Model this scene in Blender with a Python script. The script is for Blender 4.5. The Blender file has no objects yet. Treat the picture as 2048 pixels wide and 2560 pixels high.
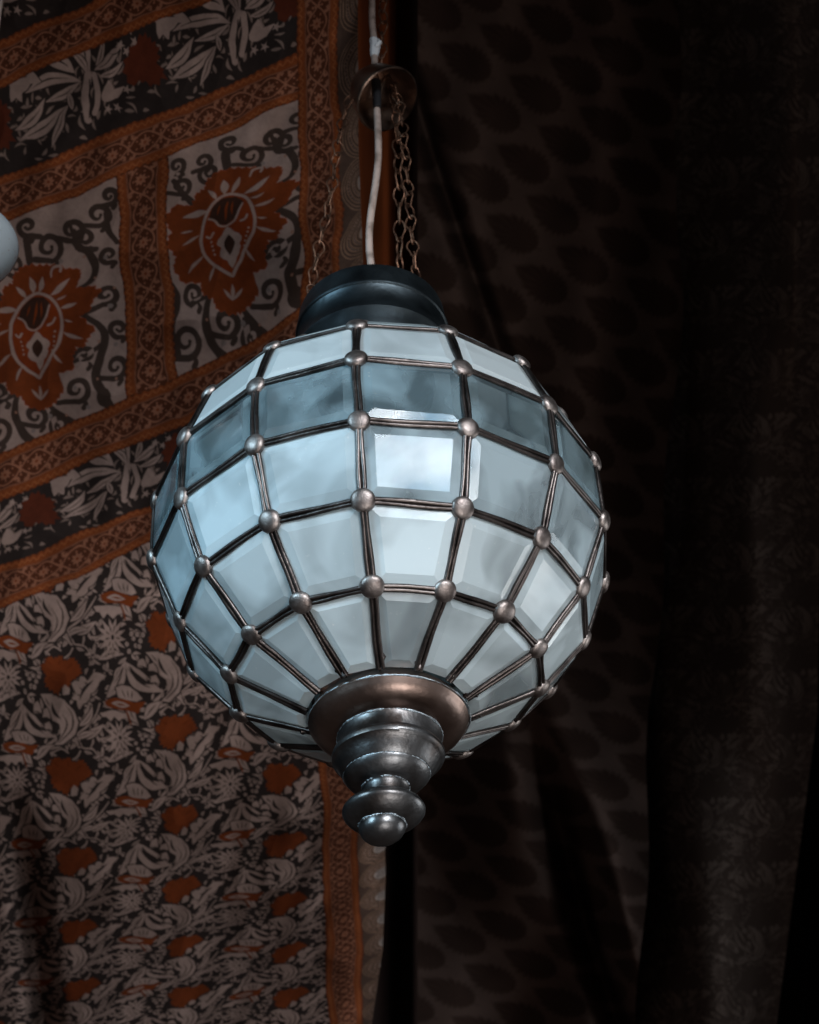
import bpy, math, random
import numpy as np
from mathutils import Vector, Matrix

random.seed(7)
rng = np.random.default_rng(7)
scene = bpy.context.scene
col = scene.collection

# ------------------------------------------------------------------ camera
S = 0.2                                   # metres per modelling unit of the lantern
EYE = Vector((0, 0, 1.5))
PITCH, ROLL, FPX = 0.6849, -0.0544, 5000.0
LAMP = EYE + Vector((-0.1406, 7.30385, 5.5727)) * S
fwd = Vector((0, math.cos(PITCH), math.sin(PITCH)))
up0 = Vector((0, -math.sin(PITCH), math.cos(PITCH)))
right = Vector((1, 0, 0)) * math.cos(ROLL) + up0 * math.sin(ROLL)
up = Vector((1, 0, 0)) * -math.sin(ROLL) + up0 * math.cos(ROLL)
cam_d = bpy.data.cameras.new('camera')
cam = bpy.data.objects.new('camera', cam_d)
col.objects.link(cam)
m = Matrix((right, up, -fwd)).transposed().to_4x4()
m.translation = EYE
cam.matrix_world = m
cam_d.sensor_fit = 'HORIZONTAL'
cam_d.sensor_width = 36
cam_d.lens = FPX / 2048 * 36
cam_d.clip_end = 100
cam_d.clip_start = 0.02
cam_d.dof.use_dof = True
cam_d.dof.focus_distance = (LAMP - EYE).dot(fwd) - 0.17
cam_d.dof.aperture_fstop = 16
scene.camera = cam

# ------------------------------------------------------------------ world, lamps, exposure
world = bpy.data.worlds.new('World')
scene.world = world
world.use_nodes = True
wn = world.node_tree
wn.nodes['Background'].inputs[1].default_value = 1.0
# dim surroundings: brownish market below and in front, nearly black under the awning above
tc = wn.nodes.new('ShaderNodeTexCoord')
sx = wn.nodes.new('ShaderNodeSeparateXYZ')
rp = wn.nodes.new('ShaderNodeValToRGB')
mp = wn.nodes.new('ShaderNodeMapRange')
mp.inputs[1].default_value = -1; mp.inputs[2].default_value = 1
wn.links.new(tc.outputs['Generated'], sx.inputs[0])
wn.links.new(sx.outputs['Z'], mp.inputs[0])
wn.links.new(mp.outputs[0], rp.inputs[0])
WORLD_RAMP = [(0.0, (.034, .026, .023)), (.42, (.038, .029, .026)), (.52, (.016, .018, .021)), (.75, (.006, .009, .012)), (1, (.003, .004, .005))]
while len(rp.color_ramp.elements) < len(WORLD_RAMP):
    rp.color_ramp.elements.new(.5)
for e, (p, c) in zip(rp.color_ramp.elements, WORLD_RAMP):
    e.position = p; e.color = (*c, 1)
wn.links.new(rp.outputs[0], wn.nodes['Background'].inputs[0])

def area(name, loc, target, sx_, sy_, power, colour, clouds=0.0, spread=180):
    L = bpy.data.lights.new(name, 'AREA')
    L.shape = 'RECTANGLE'; L.size = sx_; L.size_y = sy_
    L.energy = power; L.color = colour
    L.spread = math.radians(spread)
    o = bpy.data.objects.new(name, L)
    col.objects.link(o)
    o.location = loc
    o.rotation_euler = (Vector(target) - Vector(loc)).to_track_quat('-Z', 'Y').to_euler()
    if clouds:
        L.use_nodes = True
        nt = L.node_tree
        em = nt.nodes['Emission']
        g = nt.nodes.new('ShaderNodeNewGeometry')
        n = nt.nodes.new('ShaderNodeTexNoise'); n.inputs['Scale'].default_value = 5.5; n.inputs['Detail'].default_value = 6
        r = nt.nodes.new('ShaderNodeValToRGB')
        r.color_ramp.elements[0].position = .36; r.color_ramp.elements[0].color = (.10, .17, .24, 1)
        r.color_ramp.elements[1].position = .68; r.color_ramp.elements[1].color = (1.25, 1.22, 1.18, 1)
        nt.links.new(g.outputs['Position'], n.inputs['Vector'])
        nt.links.new(n.outputs['Fac'], r.inputs[0])
        nt.links.new(r.outputs[0], em.inputs['Color'])
    return o
# the cool daylight that falls in over the photographer's shoulder
area('daylight_opening', (0.68, -0.40, 2.60), LAMP + Vector((-.08, .0, -.12)), 1.6, 1.4, 14.0, (.94, .97, 1.0), 1.0, 32)
# fill lamp standing in for pale daylight bounced up from the street below
area('street_bounce', (0.45, .55, 1.35), LAMP + Vector((-.03, 0, .0)), 0.8, 0.7, .70, (.97, .96, .95), 0, 30)
# added lamp right of the lantern, out of the frame, for one pane's bright reflection
area('pane_glint_lamp', (1.00, 1.79, 2.30), LAMP + Vector((0, 0, -.03)), 0.46, 0.46, .52, (.98, .97, .95), 1.0, 50)
area('cool_side_lamp', (-1.3, 0.3, 2.9), LAMP, 0.4, .9, 1.9, (.50, .80, 1.0), 0, 34)  # added cool lamp for blue highlights on the left of the metal

scene.view_settings.view_transform = 'Standard'
scene.view_settings.look = 'None'
scene.view_settings.exposure = 0
scene.view_settings.gamma = 1
scene.view_settings.use_curve_mapping = False
scene.render.engine = 'CYCLES'
scene.cycles.max_bounces = 14
scene.cycles.transmission_bounces = 12
scene.cycles.transparent_max_bounces = 12
scene.cycles.sample_clamp_indirect = 4
scene.cycles.caustics_refractive = False

# ------------------------------------------------------------------ helpers
def ray(x, y, depth):
    """world point at the given depth (metres along the view axis); x, y in 2048x2560 picture pixels"""
    return EYE + fwd * depth + right * ((x - 1024) / FPX * depth) + up * ((1280 - y) / FPX * depth)

def mesh_obj(name, verts, faces, mat, parent=None, smooth=True, sharp=None):
    me = bpy.data.meshes.new(name)
    me.from_pydata([tuple(v) for v in verts], [], faces)
    me.validate()
    me.update()
    if smooth:
        me.polygons.foreach_set('use_smooth', [True] * len(me.polygons))
        if sharp:
            me.set_sharp_from_angle(angle=math.radians(sharp))
    if mat:
        me.materials.append(mat)
    o = bpy.data.objects.new(name, me)
    col.objects.link(o)
    if parent is not None:
        o.parent = parent
    return o

def empty(name, loc):
    o = bpy.data.objects.new(name, None)
    o.empty_display_size = .05
    col.objects.link(o)
    o.location = loc
    return o

def tag(o, label=None, cat=None, group=None, kind=None):
    for k, v in (('label', label), ('category', cat), ('group', group), ('kind', kind)):
        if v: o[k] = v
    return o

class MB:
    def __init__(s): s.v, s.f = [], []
    def add(s, v, f):
        b = len(s.v)
        s.v += [tuple(p) for p in v]
        s.f += [tuple(i + b for i in q) for q in f]
    def tube(s, pts, r, n=10, cap=True, closed=False, flat=1.0, up=None):
        pts = [Vector(p) for p in pts]
        N = len(pts)
        rs = r if hasattr(r, '__len__') else [r] * N
        v, f = [], []
        prev = None
        for i, p in enumerate(pts):
            if closed: t = pts[(i + 1) % N] - pts[i - 1]
            else: t = pts[min(i + 1, N - 1)] - pts[max(i - 1, 0)]
            t.normalize()
            a = (up if up is not None else prev) if (up is not None or prev is not None) else (Vector((0, 0, 1)) if abs(t.z) < .9 else Vector((1, 0, 0)))
            a = a - t * a.dot(t)
            if a.length < 1e-6: a = t.orthogonal()
            a.normalize(); prev = a
            b = t.cross(a)
            for k in range(n):
                q = 2 * math.pi * k / n
                v.append(p + a * (math.cos(q) * rs[i] * flat) + b * (math.sin(q) * rs[i]))
        M = N if closed else N - 1
        for i in range(M):
            j = (i + 1) % N
            for k in range(n):
                k2 = (k + 1) % n
                f.append((i * n + k, i * n + k2, j * n + k2, j * n + k))
        if cap and not closed:
            f.append(tuple(range(n - 1, -1, -1)))
            f.append(tuple((N - 1) * n + k for k in range(n)))
        s.add(v, f)
    def lathe(s, prof, n=64, off=None, wob=0.0):
        v, f = [], []
        for r, z in prof:
            ox, oy = off(z) if off else (0, 0)
            for k in range(n):
                q = 2 * math.pi * k / n
                rr = r * (1 + wob * math.sin(2 * q + 1.3) * .5)
                v.append((ox + rr * math.sin(q), oy - rr * math.cos(q), z))
        for i in range(len(prof) - 1):
            for k in range(n):
                k2 = (k + 1) % n
                f.append((i * n + k, (i + 1) * n + k, (i + 1) * n + k2, i * n + k2))
        s.add(v, f)
    def obj(s, name, mat, parent=None, smooth=True, sharp=40):
        return mesh_obj(name, s.v, s.f, mat, parent, smooth, sharp)

def catmull(pts, n=8):
    pts = [Vector(p) for p in pts]
    out = []
    P = [pts[0] * 2 - pts[1]] + pts + [pts[-1] * 2 - pts[-2]]
    for i in range(1, len(P) - 2):
        for k in range(n):
            t = k / n
            a, b, c, d = P[i - 1], P[i], P[i + 1], P[i + 2]
            out.append(.5 * ((2 * b) + (c - a) * t + (2 * a - 5 * b + 4 * c - d) * t * t + (3 * b - a - 3 * c + d) * t ** 3))
    out.append(pts[-1])
    return out

# ------------------------------------------------------------------ materials
def new_mat(name):
    mt = bpy.data.materials.new(name)
    mt.use_nodes = True
    return mt, mt.node_tree, mt.node_tree.nodes['Principled BSDF']

def metal(name, base, rough=.34, dark=(.03, .025, .024), scale=30, bump=.15):
    mt, nt, p = new_mat(name)
    tc = nt.nodes.new('ShaderNodeTexCoord')
    n = nt.nodes.new('ShaderNodeTexNoise'); n.inputs['Scale'].default_value = scale; n.inputs['Detail'].default_value = 6
    r = nt.nodes.new('ShaderNodeValToRGB')
    r.color_ramp.elements[0].position = .34; r.color_ramp.elements[0].color = (*dark, 1)
    r.color_ramp.elements[1].position = .58; r.color_ramp.elements[1].color = (*base, 1)
    n2 = nt.nodes.new('ShaderNodeTexNoise'); n2.inputs['Scale'].default_value = scale * 2.3; n2.inputs['Detail'].default_value = 4
    mr = nt.nodes.new('ShaderNodeMapRange'); mr.inputs[3].default_value = rough - .09; mr.inputs[4].default_value = rough + .13
    n3 = nt.nodes.new('ShaderNodeTexNoise'); n3.inputs['Scale'].default_value = scale * 9
    b = nt.nodes.new('ShaderNodeBump'); b.inputs['Strength'].default_value = bump; b.inputs['Distance'].default_value = .0012
    for q in (n, n2, n3): nt.links.new(tc.outputs['Object'], q.inputs['Vector'])
    nt.links.new(n.outputs['Fac'], r.inputs[0]); nt.links.new(r.outputs[0], p.inputs['Base Color'])
    nt.links.new(n2.outputs['Fac'], mr.inputs[0]); nt.links.new(mr.outputs[0], p.inputs['Roughness'])
    nt.links.new(n3.outputs['Fac'], b.inputs['Height']); nt.links.new(b.outputs[0], p.inputs['Normal'])
    p.inputs['Metallic'].default_value = 1
    return mt

M_lead = metal('aged_came', (.115, .095, .088), .36, (.035, .028, .026), 34, .35)
M_bead = metal('aged_bead', (.30, .255, .235), .44, (.11, .085, .078), 55, .22)
M_bronze = metal('aged_bronze', (.165, .165, .168), .36, (.055, .043, .038), 20, .30)
M_cap = metal('dark_cap_metal', (.062, .075, .082), .40, (.028, .033, .037), 16, .3)
M_chain = metal('rusty_chain', (.24, .12, .075), .5, (.09, .045, .03), 60, .4)
M_bell = metal('bell_bronze', (.30, .20, .15), .36, (.08, .05, .04), 30, .3)

def glass_mat(name, milk, tint, clear, seed):
    """bevelled glass with a milky film: mix of clear glass and a pale diffusing body"""
    mt, nt, p = new_mat(name)
    out = nt.nodes['Material Output']
    tc = nt.nodes.new('ShaderNodeTexCoord')
    oi = nt.nodes.new('ShaderNodeObjectInfo')
    vm = nt.nodes.new('ShaderNodeVectorMath'); vm.operation = 'ADD'
    sc = nt.nodes.new('ShaderNodeVectorMath'); sc.operation = 'SCALE'; sc.inputs['Scale'].default_value = 3.0
    cx = nt.nodes.new('ShaderNodeCombineXYZ')
    for k in range(3): nt.links.new(oi.outputs['Random'], cx.inputs[k])
    nt.links.new(cx.outputs[0], sc.inputs[0])
    nt.links.new(tc.outputs['Object'], vm.inputs[0]); nt.links.new(sc.outputs[0], vm.inputs[1])
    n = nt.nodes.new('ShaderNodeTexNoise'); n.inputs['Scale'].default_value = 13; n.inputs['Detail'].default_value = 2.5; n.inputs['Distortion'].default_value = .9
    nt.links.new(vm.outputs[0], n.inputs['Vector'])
    r = nt.nodes.new('ShaderNodeMapRange')  # patchy film density stands in for reflections in the panes
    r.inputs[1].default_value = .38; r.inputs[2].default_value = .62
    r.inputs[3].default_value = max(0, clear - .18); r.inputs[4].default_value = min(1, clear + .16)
    vv = nt.nodes.new('ShaderNodeTexVoronoi'); vv.inputs['Scale'].default_value = 15; vv.feature = 'SMOOTH_F1'; vv.inputs['Smoothness'].default_value = .22  # angular patches painted into the film, imitating reflected shapes
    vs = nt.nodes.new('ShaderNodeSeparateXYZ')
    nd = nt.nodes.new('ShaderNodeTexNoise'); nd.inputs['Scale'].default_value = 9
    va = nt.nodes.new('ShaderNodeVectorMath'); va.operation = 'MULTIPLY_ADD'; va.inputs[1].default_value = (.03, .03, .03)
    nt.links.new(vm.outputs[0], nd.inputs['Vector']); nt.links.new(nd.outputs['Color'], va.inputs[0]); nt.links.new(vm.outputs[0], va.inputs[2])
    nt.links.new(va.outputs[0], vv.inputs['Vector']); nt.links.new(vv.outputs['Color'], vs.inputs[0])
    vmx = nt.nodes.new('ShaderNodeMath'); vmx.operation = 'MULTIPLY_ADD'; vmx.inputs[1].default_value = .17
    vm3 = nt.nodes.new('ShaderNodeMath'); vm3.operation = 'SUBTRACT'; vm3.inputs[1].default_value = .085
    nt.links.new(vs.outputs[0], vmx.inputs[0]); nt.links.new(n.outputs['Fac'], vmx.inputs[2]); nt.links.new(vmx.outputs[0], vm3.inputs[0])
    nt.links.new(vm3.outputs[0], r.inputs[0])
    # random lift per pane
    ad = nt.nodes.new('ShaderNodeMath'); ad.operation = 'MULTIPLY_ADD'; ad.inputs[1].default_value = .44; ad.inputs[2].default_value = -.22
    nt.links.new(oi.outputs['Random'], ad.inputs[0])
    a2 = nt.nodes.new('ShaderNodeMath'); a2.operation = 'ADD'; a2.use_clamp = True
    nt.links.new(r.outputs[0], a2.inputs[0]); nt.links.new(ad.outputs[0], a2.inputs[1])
    p.inputs['Base Color'].default_value = (*tint, 1)
    p.inputs['Roughness'].default_value = .03
    p.inputs['IOR'].default_value = 1.37
    p.inputs['Transmission Weight'].default_value = 1
    d = nt.nodes.new('ShaderNodeBsdfPrincipled')
    # specks of dust on the film
    vo = nt.nodes.new('ShaderNodeTexNoise'); vo.inputs['Scale'].default_value = 230; vo.inputs['Detail'].default_value = 2
    nt.links.new(vm.outputs[0], vo.inputs['Vector'])
    dr = nt.nodes.new('ShaderNodeValToRGB')
    dr.color_ramp.elements[0].position = .70; dr.color_ramp.elements[0].color = (*milk, 1)
    dr.color_ramp.elements[1].position = .80; dr.color_ramp.elements[1].color = (.9, .9, .88, 1)
    nt.links.new(vo.outputs['Fac'], dr.inputs[0])
    nt.links.new(dr.outputs[0], d.inputs['Base Color'])
    d.inputs['Roughness'].default_value = .10
    d.inputs['IOR'].default_value = 1.36
    d.inputs['Coat Weight'].default_value = .0
    d.inputs['Coat Roughness'].default_value = .02
    b = nt.nodes.new('ShaderNodeBump'); b.inputs['Strength'].default_value = .12; b.inputs['Distance'].default_value = .002
    n4 = nt.nodes.new('ShaderNodeTexNoise'); n4.inputs['Scale'].default_value = 22; n4.inputs['Detail'].default_value = 1
    nt.links.new(vm.outputs[0], n4.inputs['Vector'])
    nt.links.new(n4.outputs['Fac'], b.inputs['Height'])
    nt.links.new(b.outputs[0], p.inputs['Normal']); nt.links.new(b.outputs[0], d.inputs['Normal']); nt.links.new(b.outputs[0], d.inputs['Coat Normal'])
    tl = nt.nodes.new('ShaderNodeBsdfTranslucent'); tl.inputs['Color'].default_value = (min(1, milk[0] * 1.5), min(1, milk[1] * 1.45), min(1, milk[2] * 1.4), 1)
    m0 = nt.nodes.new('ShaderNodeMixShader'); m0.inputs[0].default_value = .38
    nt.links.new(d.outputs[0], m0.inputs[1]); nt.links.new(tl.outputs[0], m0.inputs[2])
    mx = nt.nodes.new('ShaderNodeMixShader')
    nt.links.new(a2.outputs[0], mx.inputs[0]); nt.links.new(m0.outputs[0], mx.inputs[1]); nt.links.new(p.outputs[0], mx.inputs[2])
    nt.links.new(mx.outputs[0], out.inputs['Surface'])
    return mt

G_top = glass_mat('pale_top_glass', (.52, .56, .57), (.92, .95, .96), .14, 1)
G_clear = glass_mat('dark_row_glass', (.42, .56, .62), (.82, .93, .96), .76, 2)
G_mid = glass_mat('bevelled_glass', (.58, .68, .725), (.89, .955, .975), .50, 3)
G_low = glass_mat('lower_row_glass', (.62, .69, .715), (.90, .955, .97), .38, 4)

# ------------------------------------------------------------------ the lantern
N = 14
PHI0 = -0.0501
RING = [(.668, .99), (.9182, .7377), (1.0435, .4006), (1.048, .0489), (.9229, -.2887), (.6926, -.5634), (.3547, -.7377)]
# the hand-soldered rings wander a little
jit = {}
def node(k, m_):
    m_ %= N
    if (k, m_) not in jit:
        jit[(k, m_)] = (rng.normal(0, .0035), rng.normal(0, .005), rng.normal(0, .005)) if 0 < k < 6 else (0, 0, 0)
    da, dr, dz = jit[(k, m_)]
    r, z = RING[k]
    a = PHI0 + m_ * 2 * math.pi / N + da
    return Vector(((r + dr) * math.sin(a), -(r + dr) * math.cos(a), z + dz)) * S

lantern = empty('hanging_lantern', LAMP)
tag(lantern, 'large round lantern of pale blue glass panes with bronze studs, hanging on thin chains', 'lantern')

def pane(k, m_):
    c = [node(k, m_), node(k, m_ + 1), node(k + 1, m_ + 1), node(k + 1, m_)]
    ctr = sum(c, Vector()) / 4
    nrm = (c[2] - c[0]).cross(c[3] - c[1]).normalized()
    if nrm.dot(Vector((ctr.x, ctr.y, ctr.z * .8))) < 0: nrm = -nrm
    # tiny tilt so that each pane catches the light its own way
    tl = Vector((rng.normal(0, .010), rng.normal(0, .010), rng.normal(0, .010)))
    ax1 = (c[1] - c[0]).normalized()
    def inset(poly, d):
        out = []
        n_ = len(poly)
        for i in range(n_):
            p0, p1, p2 = poly[i - 1], poly[i], poly[(i + 1) % n_]
            e1 = (p1 - p0).normalized(); e2 = (p2 - p1).normalized()
            n1 = nrm.cross(e1); n2 = nrm.cross(e2)
            if n1.dot(ctr - p1) < 0: n1 = -n1
            if n2.dot(ctr - p1) < 0: n2 = -n2
            bis = n1 + n2
            out.append(p1 + bis * (d / (1 + n1.dot(n2))))
        return out
    def flat(poly, h):
        return [p - nrm * ((p - ctr).dot(nrm)) + nrm * (h + (p - ctr).dot(tl)) for p in poly]
    bw = .0095 if k < 5 else .0075
    if k == 0: bw = .004
    o0 = flat(inset(c, .0012), -.0018)
    o1 = flat(inset(c, .0012), -.0004)
    pl = flat(inset(c, .0012 + bw + .0015), .0032)
    v = o0 + o1 + pl
    f = [(3, 2, 1, 0)] + [(i, (i + 1) % 4, 4 + (i + 1) % 4, 4 + i) for i in range(4)] + [(4 + i, 4 + (i + 1) % 4, 8 + (i + 1) % 4, 8 + i) for i in range(4)] + [(8, 9, 10, 11)]
    # orientation
    if (v[9] - v[8]).cross(v[10] - v[9]).dot(nrm) < 0:
        f = [tuple(reversed(q)) for q in f]
    g = [G_top, G_top, G_clear, G_mid, G_low, G_low][k]  # same glass all over
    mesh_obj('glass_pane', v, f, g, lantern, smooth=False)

for k in range(6):
    for m_ in range(N):
        pane(k, m_)

def nrm_at(k, m_):
    r, z = RING[k]
    a = PHI0 + m_ * 2 * math.pi / N
    k0, k1 = max(k - 1, 0), min(k + 1, 6)
    dr = RING[k1][0] - RING[k0][0]; dz = RING[k1][1] - RING[k0][1]
    L = math.hypot(dr, dz)
    nr, nz = -dz / L, dr / L
    if nr < 0 and k > 0: nr, nz = -nr, -nz
    return Vector((nr * math.sin(a), -nr * math.cos(a), nz)).normalized()

def came(mb, a, b, nrm, w=.0022, gap=.0022):
    """double rounded strip soldered over the joint of two panes"""
    t = (b - a).normalized()
    side = nrm.cross(t).normalized()
    n = 6
    for s_ in (-1, 1):
        ph = random.uniform(0, 6)
        pts = [a.lerp(b, i / n) + side * (s_ * gap) + nrm * .0012 + side * (.0005 * math.sin(i * 1.1 + ph)) for i in range(n + 1)]
        mb.tube(pts, [w * (1 + .06 * math.sin(i * 1.7 + ph)) for i in range(n + 1)], 10, up=nrm)
    # the flat web between the two strips
    q = [a - side * gap, a + side * gap, b + side * gap, b - side * gap]
    mb.add([p + nrm * .0006 for p in q] + [p - nrm * .003 for p in q],
           [(0, 1, 2, 3), (7, 6, 5, 4), (0, 4, 5, 1), (1, 5, 6, 2), (2, 6, 7, 3), (3, 7, 4, 0)])

for m_ in range(N):
    mb = MB()
    for k in range(6):
        a, b = node(k, m_), node(k + 1, m_)
        ang = PHI0 + m_ * 2 * math.pi / N
        t = (b - a).normalized()
        tang = Vector((math.cos(ang), math.sin(ang), 0))
        nn = t.cross(tang).normalized()
        if nn.dot((a + b)) < 0: nn = -nn
        came(mb, a, b, nn, .0021 if k else .0017, .0019)
    b, a = node(6, m_), node(5, m_)
    for q in range(3):
        c_ = b.lerp(a, .04 + .03 * q) + Vector((random.uniform(-.003, .003), random.uniform(-.003, .003), random.uniform(-.001, .002)))
        mb.tube([c_ + (a - b).normalized() * (-.0035 + .0035 * w_) for w_ in range(3)], [.0012, random.uniform(.0028, .0042), .0012], 8)
    mb.obj('rib', M_lead, lantern)
for k in range(6):
    mb = MB()
    for m_ in range(N):
        a, b = node(k, m_), node(k, m_ + 1)
        nn = (nrm_at(k, m_) + nrm_at(k, m_ + 1)).normalized()
        came(mb, a, b, nn, .0020 if k > 1 else .0014, .0018 if k > 1 else .0012)
    mb.obj('ring', M_lead, lantern)

def bead_mesh():
    v, f = [], []
    n, h = 24, 9
    prof = [(0.0126, -.001), (.0129, .0005), (.0126, .002)]
    for i in range(1, h + 1):
        q = math.pi / 2 * i / h
        prof.append((.0124 * math.cos(q) ** .92, .002 + .0056 * math.sin(q)))
    mb = MB()
    for i, (r, z) in enumerate(prof):
        for k in range(n):
            a = 2 * math.pi * k / n
            v.append((max(r, 1e-5) * math.cos(a), max(r, 1e-5) * math.sin(a), z))
    for i in range(len(prof) - 1):
        for k in range(n):
            f.append((i * n + k, i * n + (k + 1) % n, (i + 1) * n + (k + 1) % n, (i + 1) * n + k))
    return v, f
bv, bf = bead_mesh()
bead0 = None
for k in range(6):
    for m_ in range(N):
        if bead0 is None:
            bead0 = mesh_obj('bead', bv, bf, M_bead, lantern)
            o = bead0
        else:
            o = bead0.copy(); col.objects.link(o)
        nn = nrm_at(k, m_)
        s_ = (.81 if k > 1 else (.76 if k else .62)) * random.uniform(.94, 1.05)
        q = nn.to_track_quat('Z', 'Y').to_matrix().to_4x4()
        wob = Matrix.Rotation(random.uniform(-.08, .08), 4, 'X') @ Matrix.Rotation(random.uniform(0, 6.28), 4, 'Z')
        o.matrix_local = Matrix.Translation(node(k, m_) - nn * .0006) @ q @ wob @ Matrix.Diagonal((s_, s_ * random.uniform(.95, 1.04), s_ * random.uniform(.9, 1.1), 1))

def sc(prof): return [(r * S, z * S) for r, z in prof]
# upper glass cone and neck, hidden mostly by the top ring of panes
mb = MB(); mb.lathe(sc([(.66, .992), (.50, 1.10), (.33, 1.19), (.30, 1.20)]), 56)
mb.obj('top_plate', G_top, lantern)
# cap
capc = lambda z: (.0 * S, 0)
mb = MB()
mb.lathe(sc([(.0, 1.715), (.20, 1.715), (.335, 1.71), (.356, 1.70), (.362, 1.68), (.372, 1.585), (.377, 1.572), (.380, 1.565), (.378, 1.556), (.370, 1.551),
             (.364, 1.53), (.362, 1.49), (.368, 1.45), (.380, 1.41), (.392, 1.385), (.395, 1.375), (.388, 1.365), (.36, 1.35), (.32, 1.30), (.29, 1.19), (.28, 1.12)]), 96, wob=.004)
mb.v = [(x * 1.03, y * 1.03, z) for x, y, z in mb.v]
mb.obj('cap', M_cap, lantern)
# lower collar
mb = MB()
mb.lathe(sc([(.30, -.700), (.335, -.735), (.343, -.755), (.350, -.768), (.351, -.779), (.346, -.786), (.340, -.798), (.330, -.812), (.314, -.827), (.294, -.840), (.272, -.849), (.250, -.855), (.238, -.858), (.20, -.859)]), 96, wob=.006)
M_collar = metal('warm_lit_bronze', (.27, .195, .165), .34, (.10, .065, .052), 15, .25)  # warm reflection on the collar put into its base colour
mb.obj('collar', M_collar, lantern)
def foff(z):
    return (-.105 * max(0, (-.84 * S - z)) + .001, -.02 * max(0, (-.84 * S - z)))
mb = MB()
mb.lathe(sc([(.20, -.80), (.228, -.846), (.231, -.856), (.227, -.863), (.225, -.925), (.232, -.934), (.243, -.946), (.246, -.958), (.242, -.972), (.230, -.980), (.222, -.990), (.208, -1.010), (.192, -1.046), (.186, -1.050), (.1845, -1.057), (.170, -1.075), (.146, -1.096), (.120, -1.108), (.104, -1.112), (.099, -1.118), (.095, -1.128), (.095, -1.165), (.104, -1.175), (.09, -1.18)]), 96, off=foff, wob=.008)
fin = mb.obj('finial', M_bronze, lantern)
mb = MB()
mb.lathe(sc([(.09, -1.165), (.115, -1.175), (.145, -1.190), (.165, -1.206), (.176, -1.222), (.176, -1.233), (.170, -1.245), (.155, -1.262), (.128, -1.282), (.103, -1.294), (.098, -1.296), (.099, -1.303), (.097, -1.320), (.087, -1.340), (.068, -1.358), (.044, -1.369), (.02, -1.374), (.0003, -1.375)]), 80, off=foff, wob=.006)
mb.obj('knob', M_bronze, fin)
# pale solder crust in the joints of the turned fitting
M_solder = metal('solder_crust', (.50, .56, .60), .5, (.12, .13, .14), 90, .8)
def crust(r, z, rad, parent):
    mb = MB()
    pts, rs = [], []
    ox, oy = foff(z * S)
    for q in range(120):
        a = q / 120 * 2 * math.pi
        w_ = max(.15, .55 + .45 * math.sin(a * 7 + z * 50) * math.sin(a * 3 + z * 9) + random.uniform(-.3, .4))
        pts.append(Vector((ox + r * S * math.sin(a), oy - r * S * math.cos(a), z * S + random.uniform(-.0003, .0003))))
        rs.append(rad * w_)
    mb.tube(pts, rs, 6, closed=True)
    mb.obj('solder_seam', M_solder, parent)
crust(.229, -.860, .0011, fin); crust(.101, -1.113, .0012, fin); crust(.100, -1.297, .0011, fin); crust(.186, -1.050, .0006, fin)
crust(.352, -.772, .0009, lantern)
# lampholder and bulb inside
M_bulb, nt, p = new_mat('bulb_glass'); p.inputs['Base Color'].default_value = (.85, .85, .82, 1); p.inputs['Roughness'].default_value = .2
M_black, nt, p = new_mat('black_plastic'); p.inputs['Base Color'].default_value = (.02, .02, .022, 1); p.inputs['Roughness'].default_value = .4
mb = MB(); mb.lathe(sc([(.02, 1.2), (.10, 1.19), (.10, .85), (.13, .84), (.13, .60), (.08, .58)]), 32)
mb.obj('lampholder', M_black, lantern)
mb = MB(); mb.lathe(sc([(.08, .60), (.10, .5), (.2, .36), (.26, .18), (.24, .02), (.15, -.1), (.01, -.14)]), 32)
mb.obj('bulb', M_bulb, lantern)

# suspension: chains of bent wire links, cord, bell cap
def lamp_local(x, y, yoff):
    """point in lantern space whose picture position is x, y and that stands yoff (units) from the axis plane, + = behind"""
    d = (fwd * FPX + right * (x - 1024) + up * (1280 - y)).normalized()
    t = (LAMP.y + yoff * S - EYE.y) / d.y
    return EYE + d * t - LAMP

def chain(name, pts, link=.0135, r=.00075):
    path = catmull(pts, 12)
    # arc-length walk
    L = [0]
    for i in range(1, len(path)): L.append(L[-1] + (path[i] - path[i - 1]).length)
    def at(s_):
        for i in range(1, len(L)):
            if L[i] >= s_:
                t = (s_ - L[i - 1]) / max(1e-9, L[i] - L[i - 1])
                return path[i - 1].lerp(path[i], t)
        return path[-1]
    mb = MB()
    s_ = 0; i = 0
    while s_ < L[-1] - link * .5:
        a, b = at(s_), at(min(L[-1], s_ + link * 1.22))
        t = (b - a).normalized()
        side = t.orthogonal().normalized()
        side = Matrix.Rotation(i * 1.25 + random.uniform(-.4, .4), 3, t) @ side
        c = (a + b) / 2
        hl = (b - a).length / 2
        w = link * .30
        ring = []
        for q in range(18):
            an = 2 * math.pi * q / 18
            pinch = 1 - .45 * math.exp(-((math.sin(an) + .55) / .4) ** 2)   # the S-bend of a jack chain link
            ring.append(c + t * (math.sin(an) * hl) + side * (math.cos(an) * w * pinch))
        mb.tube(ring, r, 6, closed=True)
        s_ += link; i += 1
    return mb.obj(name, M_chain, lantern)

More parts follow.
